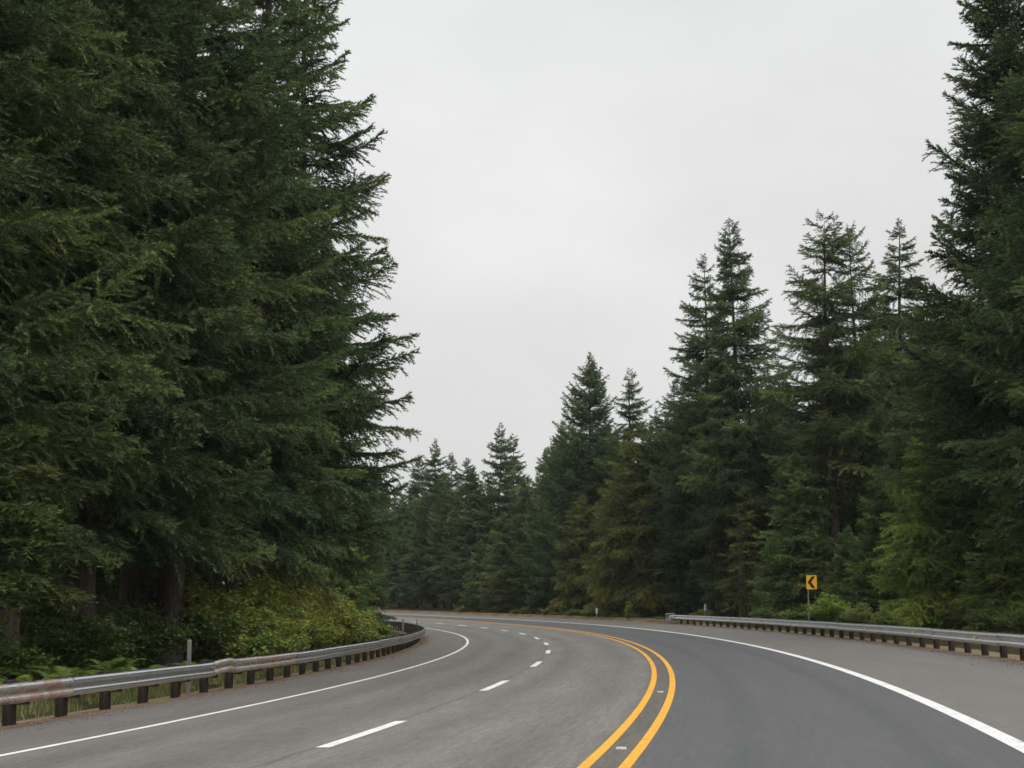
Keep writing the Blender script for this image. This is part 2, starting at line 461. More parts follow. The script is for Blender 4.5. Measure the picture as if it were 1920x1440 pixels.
tag(strip('road', -60, 420, [PAVE_L, -7.1, -5, -3.44, -1.5, 0, 1.5, 3.96, 6, pave_r], 0, M_ASPH, .8, skirt=.25), kind='structure')
rng0 = np.random.default_rng(5)
jag = lambda ss: .12 * np.sin(ss * 1.7) + .09 * np.sin(ss * 4.1 + 1)
tag(strip('gravel_verge', -60, 420, [lambda s: np.full_like(s, PAVE_L + .12) + .06 * np.sin(s * 2.3) , -9.9, -10.5, lambda s: -11.3 + jag(s)], -.004,
          M_VERGE, .6, zf=lambda k, s, o: (.010 if k == 0 else 0) + (0, -.03, -.06, -.20)[k]), kind='structure')
tag(strip('gravel_verge', -60, 420, [lambda s: pave_r(s) - .12 + .06 * np.sin(s * 2.1), lambda s: pave_r(s) + .5, lambda s: pave_r(s) + 1.2, lambda s: pave_r(s) + 2.9 + jag(s)], -.004,
          M_VERGE, .6, zf=lambda k, s, o: (.010 if k == 0 else 0) + np.interp(s, [70, 100], [0, 1]) * (0, .02, .07, .10)[k] + np.interp(s, [70, 100], [1, 0]) * (0, -.02, -.05, -.25)[k]), kind='structure')

def line_mark(name, s0, s1, o, w, mat):
    return tag(strip(name, s0, s1, [o - w / 2, o + w / 2], .005, mat, .6), kind='structure')
O_LE, O_RE, O_DC, O_Y = -7.0918, 3.9647, -3.4378, .1936
line_mark('edge_line', -50, 400, O_LE, .12, M_WHITE)
line_mark('edge_line', -50, 400, O_RE, .20, M_WHITE)
line_mark('centre_line', -50, 400, -O_Y, .115, M_YELLOW)
line_mark('centre_line', -50, 400, O_Y, .115, M_YELLOW)
# dashes: 3.05 m long on a 12.34 m cycle measured along their own arc
_dc = road(S, O_DC); _al = np.concatenate([[0], np.cumsum(np.hypot(*np.diff(_dc[:, :2], axis=0).T))]); _al -= _al[I0]
for k in range(-3, 26):
    c0 = .707 + 12.3365 * k
    line_mark('lane_dash', float(np.interp(c0 - 2.1, _al, S)), float(np.interp(c0 + 2.1, _al, S)), O_DC, .17, M_WHITE)
# raised pavement markers between the yellow lines
for k, (s_, lab) in enumerate(((-2.2, 'raised pale road marker nearest the car, between the double yellow lines'),
                               (8.9, 'raised pale road marker farther up between the double yellow lines'))):
    m = MB(); h_ = head(s_)
    m.box((0, 0, .011), (.11, .10, .022), None, .008)
    o = m.build('road_marker', M_MARKER)
    P = road(s_, 0.0)
    o.location = tuple(P); o.rotation_euler = (0, 0, -h_)
    tag(o, lab, 'road marker', 'markers between the yellow lines')

# ------------------------------------------------------------------ guardrails
PROF = [(0.0, .310), (.012, .312), (.048, .296), (.080, .262), (.083, .235), (.060, .196), (.020, .168), (.004, .156),
        (.020, .144), (.060, .116), (.083, .077), (.080, .050), (.048, .016), (.012, 0), (0, .002)]   # depth towards traffic, height
def beam(name, s0, s1, off, side, top, parent, rust, bend=None):
    """W-beam panel; off(s) is the lateral position of the back of the beam, side = +1 face looks to larger o"""
    n = 9; ss = np.linspace(s0, s1, n)
    V = []
    for s_ in ss:
        for (dpt, h_) in PROF:
            dz_, do_ = (bend(s_) if bend else (0, 0))
            V.append(road(s_, off(s_) + side * (dpt + do_), top - .312 + h_ + dz_))
    V = np.array(V); npf = len(PROF)
    # give the sheet a thickness
    ins = V.copy()
    back = np.stack([road(s_, off(s_) + side * (d_ - .006 + (bend(s_)[1] if bend else 0)), top - .312 + h_ + (bend(s_)[0] if bend else 0)) for s_ in ss for (d_, h_) in PROF])
    VV = np.concatenate([V, back])
    i = (np.arange(n - 1)[:, None] * npf + np.arange(npf - 1)[None]).ravel()
    F1 = np.stack([i, i + 1, i + npf + 1, i + npf], -1); F2 = F1[:, ::-1] + len(V)
    b0 = parent.location
    VV = VV - np.array(b0)
    o = link(name, np_mesh(name, VV, np.concatenate([F1, F2]), M_STEEL, True), parent)
    o.color = (rust, 0, 0, 1)
    return o
def timber(name, s_, o_, z0, z1, w, d, parent, tone=1.0, lean=0.0):
    P = road(s_, o_); m = MB()
    m.box((0, 0, (z0 + z1) / 2), (w, d, z1 - z0), None, .012)
    q = m.build(name, M_TIMBER, parent)
    q.location = Vector(P) - parent.location
    q.rotation_euler = (0, lean, -head(s_))
    return q

TOP = .63
off_l = lambda s_: float(np.interp(s_, [-20, 45, 75, 100, 160], [-9.60, -9.60, -9.45, -9.4, -9.5]))
rail_l = empty('guardrail', tuple(road(14.0, -9.75)))
tag(rail_l, 'rust-streaked steel guardrail on timber posts curling round the inside of the bend', 'guardrail')
random.seed(3)
SP = 1.905 * 1.035
def dent(s_):
    g = math.exp(-((s_ - 14.6) / .55) ** 2); g2 = math.exp(-((s_ - 13.2) / 1.2) ** 2)
    return (.05 * g - .012 * g2, .05 * g - .03 * g2)
s_ = -6.0; k = 0
END_L = 150
while s_ < END_L:
    rust = (.55 if 3 < s_ < 5 else .30 if s_ < 9 else .62 if 12.9 < s_ < 20 else random.choice((.15, .35, .45, .25)))
    if k in (1, 2): rust = .62 if k == 2 else .4
    bd = dent if 8 < s_ < 18 else None
    dr = random.uniform(-.012, .012)
    beam('rail_panel', s_, s_ + 2 * SP + .03, (lambda q, dr=dr, k=k: off_l(q) + (.004 if k % 2 else 0)), 1, TOP + dr, rail_l, rust, bd)
    s_ += 2 * SP; k += 1
s_ = -5.6
while s_ < END_L:
    top = TOP + random.uniform(-.01, .05)
    timber('post', s_, off_l(s_) - .30, -.35, top, .15, .20, rail_l, lean=random.uniform(-.03, .03))
    timber('blockout', s_ + .0, off_l(s_) - .105, TOP - .35, top - .02, .19, .15, rail_l)
    s_ += SP

off_r = lambda s_: 8.18
R_END = 86.5
rail_r = empty('guardrail', tuple(road(45.0, 8.35)))
tag(rail_r, 'bright straight steel guardrail with small amber reflectors along the right shoulder', 'guardrail')
s_ = -8.0; k = 0
while s_ < R_END - .1:
    s2 = min(s_ + 2 * SP, R_END)
    beam('rail_panel', s_, s2 + .03, (lambda q, k=k: off_r(q) - (.004 if k % 2 else 0)), -1, TOP + random.uniform(-.006, .006), rail_r, random.choice((.02, .1, .05)))
    s_ = s2; k += 1
s_ = -7.0
while s_ < R_END:
    top = TOP + random.uniform(-.03, .0)
    timber('post', s_, off_r(s_) + .30, -.35, top, .15, .20, rail_r, lean=random.uniform(-.02, .02))
    timber('blockout', s_, off_r(s_) + .105, TOP - .33, top - .02, .19, .15, rail_r)
    s_ += SP
for k in range(8):                       # triangular reflectors in the valley of the beam
    s_ = 14.2 + k * 4 * SP
    m = MB(); w_, h_ = .06, .105
    V = [(-.012, -w_ * .2, -h_), (-.012, w_, 0), (-.012, -w_ * .2, h_), (.012, -w_ * .2, -h_), (.012, w_, 0), (.012, -w_ * .2, h_)]
    m.add(V, [(0, 1, 2), (5, 4, 3), (0, 3, 4, 1), (1, 4, 5, 2), (2, 5, 3, 0)])
    q = m.build('reflector', M_REFL, rail_r)
    q.location = Vector(road(s_, off_r(s_) - .05, TOP - .156)) - rail_r.location
    q.rotation_euler = (0, 0, -head(s_) + R(90))
# end terminal at the far end of the right rail
m = MB()
for (a, b_, c_, d_) in ((-.28, 0, .56, .07), (.28, 0, .56, .07)):
    m.box((a, 0, .36), (.06, .10, .62), None, .01)
m.box((0, 0, .66), (.62, .10, .06), None, .01); m.box((0, 0, .36), (.50, .09, .05), None, .01); m.box((0, 0, .08), (.62, .10, .06), None, .01)
m.box((0, -.55, .40), (.40, .95, .34), None, .03)
q = m.build('end_terminal', M_STEEL, rail_r); q.color = (.25, 0, 0, 1)
q.location = Vector(road(R_END + 1.0, 8.12)) - rail_r.location; q.rotation_euler = (0, 0, -head(R_END))

# ------------------------------------------------------------------ sign and delineators
def at(px, d): 
    x, y = unproject(px, d); return x, y
sxp, syp = at(1517, 84)
sg = empty('chevron_sign', (sxp, syp, gz(sxp, syp)), R(-14))
tag(sg, 'yellow sign with black chevron pointing left on a thin post behind the right guardrail', 'road sign')
m = MB(); m.box((-.20, .02, 1.35), (.065, .045, 2.9), None, .008)
for z_ in (.4, .8, 1.2): m.box((-.20, -.004, z_), (.03, .008, .03))
m.build('post', M_POST, sg)
def rounded(w, h, r, n=6):
    P = []
    for cx, cz, a0 in ((w / 2 - r, h / 2 - r, 0), (-w / 2 + r, h / 2 - r, 90), (-w / 2 + r, -h / 2 + r, 180), (w / 2 - r, -h / 2 + r, 270)):
        for i in range(n + 1):
            a = R(a0 + 90 * i / n); P.append((cx + r * math.cos(a), cz + r * math.sin(a)))
    return P
m = MB(); P = rounded(.56, .76, .045); n = len(P); zc_ = 2.45
m.add([(p[0], -.012, p[1] + zc_) for p in P] + [(p[0], -.004, p[1] + zc_) for p in P],
      [tuple(range(n)), tuple(range(2 * n - 1, n - 1, -1))] + [(i, i + n, (i + 1) % n + n, (i + 1) % n) for i in range(n)])
pan = m.build('sign_panel', M_SIGNY, sg)
m = MB()
ch = [(-.22, 0), (.02, .32), (.20, .32), (-.02, 0), (.20, -.32), (.02, -.32)]
V = [(a, -.015, b_ + zc_) for a, b_ in ch] + [(a, -.0125, b_ + zc_) for a, b_ in ch]
m.add(V, [(0, 3, 2, 1), (0, 5, 4, 3)] + [(i, (i + 1) % 6, (i + 1) % 6 + 6, i + 6) for i in range(6)])
m.build('chevron', M_SIGNK, pan)

def delineator(px, d, h, label, s_rail=None, grey=False, wid=.09, x_y=None, z0=None):
    x, y = x_y if x_y else at(px, d)
    o = empty('delineator_post', (x, y, gz(x, y)), -head(d - 18))
    tag(o, label, 'marker post', 'marker posts along the verge')
    if grey:
        m = MB(); m.box((0, 0, h / 2 - .1), (wid, .05, h + .2), None, .01); m.build('stake', M_GREYWOOD, o)
    else:
        m = MB(); m.box((0, 0, h / 2 - .1), (wid, .02, h + .2), None, .005); m.build('stake', M_DELG, o)
        m = MB(); m.box((0, -.016, h - .24), (wid * 1.3, .010, .45), None, .004); m.build('reflector_plate', M_DELIN, o)
    return o
P = road(13.7, -10.12); delineator(0, 33, 1.33, 'weathered grey stake standing tall behind the near left guardrail', grey=True, wid=.085, x_y=(P[0], P[1]))
P = road(57, -10.25); delineator(0, 66, 1.5, 'thin grey stake behind the left guardrail just before the bend', grey=True, wid=.09, x_y=(P[0], P[1]))
P = road(96, -9.0); delineator(0, 100, 1.15, 'short dark stake beside the left guardrail where it turns out of sight', grey=True, wid=.09, x_y=(P[0], P[1]))
delineator(713, 205, 1.35, 'tiny white marker post far off at the left end of the bend', wid=.16)
delineator(1117, 128, 1.25, 'white topped marker post on the far verge in front of the middle firs', wid=.12)
delineator(1318, 108, 1.3, 'white topped marker post behind the far end of the right guardrail', wid=.11)

# ------------------------------------------------------------------ conifers
def tube(path, rad, n=6):
    """tapered tube through points"""
    path = np.asarray(path, float); rad = np.asarray(rad, float); k = len(path)
    d = np.gradient(path, axis=0); d /= np.linalg.norm(d, axis=1)[:, None] + 1e-9
    up = np.where(np.abs(d[:, 2:3]) > .9, np.array([[1., 0, 0]]), np.array([[0, 0, 1.]]))
    a = np.cross(d, up); a /= np.linalg.norm(a, axis=1)[:, None] + 1e-9
    b = np.cross(d, a)
    th = np.linspace(0, 2 * np.pi, n, endpoint=False)
    V = path[:, None] + rad[:, None, None] * (np.cos(th)[None, :, None] * a[:, None] + np.sin(th)[None, :, None] * b[:, None])
    i = np.arange(k - 1)[:, None] * n; j = np.arange(n)[None]; j2 = (j + 1) % n
    F = np.stack([i + j, i + j2, i + n + j2, i + n + j], -1).reshape(-1, 4)
    return V.reshape(-1, 3), F
def join(parts):
    Vs, Fs, b = [], [], 0
    for V, F in parts: Vs.append(V); Fs.append(F + b); b += len(V)
    return np.concatenate(Vs), np.concatenate(Fs)

def conifer(seed, H, Rm, base=.12, shape=.75, per_m=9, el_top=40, el_low=-8, sag=.28, tip=.16, tw_sp=.20, tw=.42,
            e_sp=.075, e_len=.15, e_w=.036, gaps=.12, lopsided=.15, trunk_r=None, hang=.16, dead=14, tint0=.38, bulge=.85, jit=.22, flat_top=0.0, whorl=.7, k=None, jmax=1.45):
    g = np.random.default_rng(seed)
    zb = base * H
    nb = int((H - zb) * per_m)
    # more branches towards the top are shorter, whorls with jitter
    u = np.linspace(0, 1, nb) ** 1.12
    z = zb + (H * .99 - zb) * u
    ph = z / whorl; k_ = np.floor(ph); fr_ = ph - k_
    zw = whorl * (k_ + .5 + (fr_ - .5) * .42) + g.normal(0, .06, nb) + .22 * whorl * np.sin(k_ * 2.1 + seed)
    wq = np.clip((H - z) / (.22 * H), 0, 1) ** .7
    z = z * (1 - wq) + zw * wq
    z = np.clip(z, zb * .9, H * .992)
    azm = np.arange(nb) * 2.399963 + g.normal(0, .45, nb)
    f = np.clip((H - z) / (H - zb), .0, 1)
    prof = f ** shape if k is None else (1 - np.exp(-k * f)) / (1 - math.exp(-k))
    prof = np.where(f > bulge, prof * (1 - .45 * (f - bulge) / (1 - bulge + 1e-6)), prof)
    if flat_top > 0: prof = np.maximum(prof, flat_top * np.clip(f / .06, 0, 1))
    band = 1 + .13 * np.sin(z * 1.9 + seed) + .09 * np.sin(z * .83 + 2 * seed)
    asym = 1 + lopsided * np.cos(azm - seed * 1.3) + .12 * np.cos(2 * azm + z * .3)
    L = Rm * prof * band * asym * np.clip(g.normal(1, jit, nb), .35, jmax) + .07
    L = np.minimum(L, Rm * prof * 1.04 + .3)
    # missing branches leave gaps
    keep = g.random(nb) > gaps * (1 + .9 * np.sin(z * .7 + azm * 2 + seed))
    z, azm, f, L = z[keep], azm[keep], f[keep], L[keep]; nb = len(z)
    el = np.radians(el_top + (el_low - el_top) * f ** .55 + 22 * np.clip(1 - f / .1, 0, 1) + g.normal(0, 7, nb))
    sg_ = sag * (.35 + .65 * f) * g.uniform(.7, 1.3, nb); tp = tip * g.uniform(.4, 1.5, nb)
    b_t = np.clip(g.normal(tint0, .20, nb), .0, .95)
    bend_ = g.normal(0, .10, nb)
    def axis_pos(bi, t):
        r = L[bi] * t * np.cos(el[bi]) ; w_ = L[bi] * bend_[bi] * t * t
        zz = z[bi] + L[bi] * (np.sin(el[bi]) * t - sg_[bi] * t ** 2 + tp[bi] * t ** 3)
        ca, sa = np.cos(azm[bi]), np.sin(azm[bi])
        return np.stack([ca * r - sa * w_, sa * r + ca * w_, zz], -1)
    # twigs
    nt_ = (2 * L / tw_sp).astype(int) + 4
    bi = np.repeat(np.arange(nb), nt_)
    idx = np.concatenate([np.arange(n) for n in nt_])
    t = .10 + .92 * (idx + g.random(len(idx)) * .9) / nt_[bi]
    t = np.clip(t, .05, 1.0)
    P0 = axis_pos(bi, t); D = axis_pos(bi, t + .02) - axis_pos(bi, t - .02); D /= np.linalg.norm(D, axis=1)[:, None]
    side = np.where(idx % 2 == 0, 1., -1.)
    Z = np.array([0, 0, 1.])
    lat = np.cross(D, Z); lat /= np.linalg.norm(lat, axis=1)[:, None] + 1e-9
    ang = np.radians(g.uniform(32, 66, len(t))) * (1 - .55 * np.clip((t - .75) / .25, 0, 1))
    upv = np.cross(lat, D)
    dirT = np.cos(ang)[:, None] * D + (np.sin(ang) * side)[:, None] * lat + (g.normal(-.05, .15, len(t)))[:, None] * upv
    hg = g.random(len(t)) < hang
    dirT[hg] += np.array([0, 0, -.75])
    dirT /= np.linalg.norm(dirT, axis=1)[:, None]
    lt = tw * np.minimum(L[bi], 4.2) ** .72 * (.22 + 1.0 * np.sin(np.pi * np.clip(.18 + .82 * t, 0, 1)) ** .8 * (1 - .35 * t)) * g.uniform(.55, 1.25, len(t))
    lt = np.maximum(lt, .12)
    droop = g.uniform(.05, .30, len(t))
    # needle tufts
    ne = np.maximum((lt / e_sp).astype(int), 1) * 2 + 2
    ti = np.repeat(np.arange(len(t)), ne)
    ei = np.concatenate([np.arange(n) for n in ne])
    q = np.clip((ei + g.random(len(ei))) / ne[ti], 0, 1)
    C = P0[ti] + dirT[ti] * (lt[ti] * q)[:, None]; C[:, 2] -= lt[ti] * droop[ti] * q * q
    rnd = g.normal(0, 1, (len(ti), 3)); dT = dirT[ti]
    perp = rnd - dT * np.sum(rnd * dT, 1)[:, None]; perp /= np.linalg.norm(perp, axis=1)[:, None] + 1e-9
    perp[:, 2] = perp[:, 2] * .62 + .08
    nd = dT * g.uniform(.5, 1.1, len(ti))[:, None] + perp * .85
    nd /= np.linalg.norm(nd, axis=1)[:, None]
    wd = np.cross(nd, g.normal(0, 1, (len(ti), 3))); wd /= np.linalg.norm(wd, axis=1)[:, None] + 1e-9
    tp_f = np.clip(.42 + f[bi][ti] * 4.5, .42, 1)
    ln = e_len * tp_f * g.uniform(.6, 1.35, len(ti)); ww = e_w * g.uniform(.7, 1.3, len(ti)) * .5
    A = C - wd * ww[:, None] ; B = C + wd * ww[:, None]; T = C + nd * ln[:, None]
    V = np.stack([A, B, T], 1).reshape(-1, 3)
    F = np.arange(len(V)).reshape(-1, 3)
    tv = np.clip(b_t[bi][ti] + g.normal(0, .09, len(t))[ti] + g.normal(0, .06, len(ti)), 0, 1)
    tv = np.clip(tv + .22 * (t[ti] - .6) + .16 * (q - .5), 0, 1)      # lit bough and twig ends, shaded insides painted into tint, with paler new growth
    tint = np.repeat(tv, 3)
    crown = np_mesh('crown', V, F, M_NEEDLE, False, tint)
    # trunk with limbs
    tr = trunk_r or H * .0125
    hs = np.concatenate([[-.6, 0, .4, 1.2], np.linspace(2.5, H * .985, 14)])
    wob = np.stack([.12 * np.sin(hs * .23 + seed), .12 * np.cos(hs * .19 + seed * 2), hs], -1); wob[:, :2] *= (hs / H)[:, None]
    rad = tr * np.clip(1 - hs / (H * 1.0), .012, 1) ** .85; rad[:3] *= (1.45, 1.35, 1.12)
    parts = [tube(wob, rad, 10)]
    for i in range(nb):
        if L[i] < .8: continue
        tt = np.array([0, .35, .7, .97]); pp = axis_pos(np.full(4, i), tt)
        r0 = .010 + .011 * L[i]
        parts.append(tube(pp, r0 * np.array([1, .75, .45, .15]), 3))
    for i in range(dead):               # bare dead limbs under the live crown
        zz = g.uniform(.04, max(base, .1) + .12) * H; a = g.uniform(0, 6.28); l_ = g.uniform(.5, .55 * Rm + .3)
        tt = np.linspace(0, 1, 4)
        pp = np.stack([np.cos(a) * l_ * tt, np.sin(a) * l_ * tt, zz - .22 * l_ * tt ** 1.5 + g.normal(0, .03, 4)], -1)
        parts.append(tube(pp, .03 * np.array([1, .7, .45, .2]), 3))
    Vt, Ft = join(parts)
    trunk = np_mesh('trunk', Vt, Ft, M_BARK, True)
    return dict(H=H, trunk=trunk, crown=crown)

NEAR = dict(e_sp=.045, e_len=.135, e_w=.050, tw_sp=.135)
MIDQ = dict(tw_sp=.16, e_sp=.070, e_len=.19, e_w=.056)
FARQ = dict(e_sp=.10, e_len=.25, e_w=.080, tw_sp=.20)
PROTO = {
 'cone': conifer(11, 32, 6.8, base=.13, k=.55, per_m=8.5, el_top=32, el_low=-4, sag=.24, tip=.24, tw=.52, gaps=.12, whorl=.9, jmax=1.1, lopsided=.04, **NEAR),
 'fir_b': conifer(12, 33, 5.4, base=.14, k=1.6, per_m=8, el_top=30, el_low=-14, sag=.36, tip=.26, tw=.44, gaps=.24, whorl=.9, jmax=1.25, **NEAR),
 'fir_c': conifer(13, 36, 6.4, base=.125, k=1.9, per_m=8.5, el_top=36, el_low=0, sag=.30, tip=.30, tw=.46, gaps=.18, jit=.2, whorl=1.0, jmax=1.25, **NEAR),
 'giant': conifer(14, 32, 6.3, base=.06, k=1.6, per_m=13, el_top=46, el_low=8, sag=.24, tip=.22, tw=.50, gaps=.03, jit=.2, whorl=.95, jmax=1.2, **NEAR),
 'leggy': conifer(28, 6, 1.7, base=.42, shape=.5, per_m=22, el_top=30, el_low=-12, sag=.3, tip=.1, tw=.52, gaps=.06, trunk_r=.08, dead=6, tint0=.6, e_sp=.05, e_len=.13, e_w=.036, tw_sp=.12, whorl=.4),
 'slim': conifer(21, 28, 4.9, base=.25, k=1.8, per_m=12, el_top=30, el_low=-12, sag=.22, tip=.24, tw=.42, gaps=.10, whorl=.8, **MIDQ),
 'slim_b': conifer(22, 27, 4.5, base=.22, k=1.6, per_m=12, el_top=30, el_low=-12, sag=.22, tip=.22, tw=.42, gaps=.14, whorl=.72, **MIDQ),
 'open': conifer(23, 28, 4.8, base=.28, shape=.46, per_m=8.5, el_top=34, el_low=-8, sag=.26, tip=.30, tw=.50, gaps=.28, lopsided=.22, flat_top=.18, bulge=.7, jit=.3, dead=26, whorl=1.05, **MIDQ),
 'dense': conifer(24, 24, 5.6, base=.06, k=1.5, per_m=13, el_top=50, el_low=10, sag=.16, tip=.18, tw=.44, gaps=.08, jit=.2, whorl=.65, **MIDQ),
 'bushy': conifer(25, 10, 2.8, base=.03, k=1.9, per_m=20, el_top=42, el_low=4, sag=.22, tip=.12, tw=.44, gaps=.08, trunk_r=.11, dead=0, tint0=.5, e_sp=.065, e_len=.17, e_w=.046, tw_sp=.15, whorl=.42),
 'cedar': conifer(26, 12, 3.5, base=.03, k=2.1, per_m=18, el_top=34, el_low=-6, sag=.36, tip=.10, tw=.50, hang=.5, gaps=.08, trunk_r=.14, dead=4, tint0=.55, e_sp=.06, e_len=.16, e_w=.046, tw_sp=.14, whorl=.45),
 'spare': conifer(27, 8, 1.6, base=.12, shape=.7, per_m=13, el_top=30, el_low=-10, sag=.25, tip=.1, tw=.36, gaps=.22, trunk_r=.07, dead=10, tint0=.5, e_sp=.07, e_len=.15, e_w=.038, tw_sp=.18, whorl=.4),
 'far_a': conifer(31, 24, 4.7, base=.08, k=1.7, per_m=12, el_top=34, el_low=-14, sag=.2, tip=.20, tw=.42, gaps=.10, **FARQ),
 'far_b': conifer(32, 25, 4.2, base=.14, k=1.5, per_m=11, el_top=34, el_low=-10, sag=.22, tip=.2, tw=.42, gaps=.14, whorl=.9, **FARQ),
 'far_c': conifer(33, 23, 5.0, base=.05, k=2.0, per_m=12, el_top=38, el_low=-4, sag=.24, tip=.18, tw=.44, gaps=.08, **FARQ),
}
print('CROWN FACES', {k: len(v['crown'].polygons) for k, v in PROTO.items()})
rs = random.Random(77)
def tree(kind, x, y, H, label, group='firs lining the road', wide=1.0, tone=(1, 1, 1), rz=None, name='fir_tree', cat='tree', warn=True, lean=0.0):
    p = PROTO[kind]
    s_ = H / p['H']
    so, oo = nearest([x], [y])
    if warn and -11.5 < oo[0] < float(pave_r(so[0])) + 2.0: print('TREE ON ROAD', label, so, oo)
    e_ = empty(name, (x, y, gz(x, y)), rs.uniform(0, 6.28) if rz is None else rz)
    e_.scale = (s_ * wide, s_ * wide, s_)
    e_.rotation_euler = (rs.uniform(-.02, .02) + lean, rs.uniform(-.02, .02), e_.rotation_euler[2])
    tag(e_, label, cat, group)
    link('trunk', p['trunk'], e_)
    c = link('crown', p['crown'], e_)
    j = rs.uniform(.9, 1.12)
    c.color = (tone[0] * j, tone[1] * j, tone[2] * j, 1)
    return e_
DK = (.80, .84, .78); OL = (1.02, 1.0, .86); YG = (1.5, 1.45, .95); MID = (.95, 1, .92); BL = (.82, .96, .88)
def H_for(d, ytop, x, y):
    el = R(PITCH) + math.atan((720 - ytop) / FPX)
    return CAM_Z + d * math.tan(el) - gz(x, y)
def hero(kind, px, d, ytop, label, margin=None, **kw):
    margin = margin or (5.6 if kind in ('bushy', 'cedar', 'spare') else 8.0)
    for i in range(60):                 # step back until clear of the pavement and its verge
        x, y = unproject(px, d); so, oo = nearest([x], [y])
        if oo[0] < -12.5 or oo[0] > float(pave_r(so[0])) + margin: break
        d += 1.5
    return tree(kind, x, y, H_for(d, ytop, x, y), label, **kw)

# left wall of firs: crowns run out of the top of the picture
hero('cone', 558, 64, -170, 'tall fir with branch tips against the sky at the right end of the left wood', tone=MID, rz=.6, wide=.9)
hero('fir_b', 470, 56, -330, 'tall fir with sky gaps beside it, second from the open end of the left wood', tone=MID)
hero('fir_c', 330, 49, -420, 'tall shaggy fir in the middle of the left tree wall, above the leafy bank', tone=MID, rz=2.0)
hero('cone', 165, 43, -600, 'tall dark fir behind the near stretch of the left guardrail', tone=DK, rz=3.9)
hero('fir_b', 20, 37, -800, 'tall fir at the left picture edge with drooping lower branches', tone=OL)
hero('fir_c', -150, 33, -900, 'nearest tall fir, mostly cut off by the left picture edge', tone=OL, rz=4.0)
hero('leggy', -30, 31.0, 780, 'young yellowish fir with bare lower stem at the far left behind the guardrail', tone=(.52, .53, .40), wide=1.25)
hero('leggy', -75, 38, 440, 'bright green young fir cut by the left picture edge at mid height', tone=(.75, .85, .5))
hero('bushy', 655, 86, 950, 'young green fir under the last tall fir of the left tree wall', tone=(1.1, 1.2, .9))
hero('far_c', 676, 88, 900, 'mid height fir filling the gap between the left tree wall and the far trees', tone=MID)
hero('cedar', 545, 74, 860, 'drooping green cedar above the yellow leafed shrubs', tone=(1.1, 1.15, .85), name='cedar_tree')
hero('slim', 440, 80, 120, 'slim fir seen through the gap in the left tree wall', tone=DK)
hero('slim_b', 250, 58, -260, 'slim dark fir in the second row of the left tree wall', tone=DK)
hero('slim', 90, 52, -330, 'slim dark fir between the trunks at the far left', tone=DK)

# right wall
hero('giant', 1922, 58, -150, 'huge dark fir filling the right picture edge from top to bottom', tone=DK, rz=1.0, wide=.96)
hero('cone', 2080, 50, -300, 'tall fir beyond the right picture edge whose branches reach in', tone=DK)
hero('cedar', 1790, 60, 730, 'light yellow-green bushy cedar in front of the huge dark fir', tone=(1.65, 1.7, 1.0), wide=1.1, name='cedar_tree')
hero('bushy', 1870, 60, 900, 'yellowish green young fir low at the right picture edge', tone=(1.35, 1.3, .9))
hero('slim_b', 1690, 104, 408, 'thin topped fir beside the huge dark fir, rightmost of the tall pointed tops', tone=DK, wide=1.05)
hero('fir_b', 1745, 80, 560, 'olive tinged fir tucked against the left side of the huge dark fir', tone=OL)
hero('open', 1563, 94, 398, 'open crowned fir with bare dark trunk and a broad ragged top, behind the chevron sign', tone=OL, rz=2.4, wide=1.1)
hero('open', 1618, 97, 428, 'shorter ragged fir leaning against the open crowned fir', tone=OL, rz=.4, wide=.8)
hero('slim', 1390, 106, 403, 'tallest slender pointed fir left of the open crowned fir', tone=MID, wide=.88)
hero('slim_b', 1328, 110, 476, 'slender pointed fir just left of the tallest slender one', tone=MID, wide=.92)
hero('slim', 1262, 116, 712, 'lower pointed fir forming the left shoulder of the slender pair', tone=MID, wide=1.15)
hero('slim', 1462, 122, 690, 'dark fir set back in the notch between the slender firs and the open crowned fir', tone=DK, wide=1.2)
hero('spare', 1395, 97, 912, 'small thin brownish fir with pale bare stem behind the right guardrail', tone=(1.35, 1.1, .85), wide=1.1)
hero('bushy', 1490, 90, 850, 'bushy young fir left of the chevron sign', tone=(.95, 1.06, .82))
hero('bushy', 1585, 88, 985, 'low bushy young fir right of the chevron sign', tone=(.95, 1.06, .82))
hero('bushy', 1655, 84, 880, 'taller bushy young fir midway between the chevron sign and the light cedar', tone=(.95, 1.06, .82))
hero('bushy', 1440, 84, 1010, 'small bushy fir by the thin brownish fir', tone=OL)
hero('slim', 1640, 112, 620, 'dark fir filling in behind the ragged fir', tone=DK)

# middle, beyond the bend
hero('dense', 1100, 136, 660, 'broad dense dark fir with a sharp top standing over the middle of the bend', tone=BL, wide=1.02)
hero('slim_b', 1186, 152, 688, 'thin pointed fir behind the broad dense one', tone=MID, wide=1.1)
hero('cedar', 1200, 124, 792, 'olive brown drooping conifer between the broad dense fir and the slender pair', tone=(1.15, 1.0, .75), name='cedar_tree')
hero('cedar', 1092, 121, 925, 'small olive conifer in front of the broad dense fir', tone=(1.15, 1.0, .75), name='cedar_tree')
hero('cedar', 1145, 119, 985, 'lowest olive conifer at the roadside under the thin pointed fir', tone=(1.1, .95, .75), name='cedar_tree')
hero('dense', 1050, 140, 790, 'dense fir forming the left shoulder of the broad dark one', tone=BL)
hero('far_c', 990, 136, 890, 'olive fir left of the broad dense dark fir', tone=OL)
hero('bushy', 945, 138, 960, 'olive young fir, left end of the roadside row past the bend', tone=OL)
hero('bushy', 905, 150, 1010, 'low olive young fir at the very end of the roadside row', tone=OL)
hero('far_a', 932, 200, 792, 'far fir with the highest top of the distant tree line', tone=MID)
hero('far_b', 964, 206, 810, 'far thin fir right beside the highest distant top', tone=MID)
hero('far_a', 815, 190, 822, 'far fir standing up at the left end of the distant tree line', tone=MID)
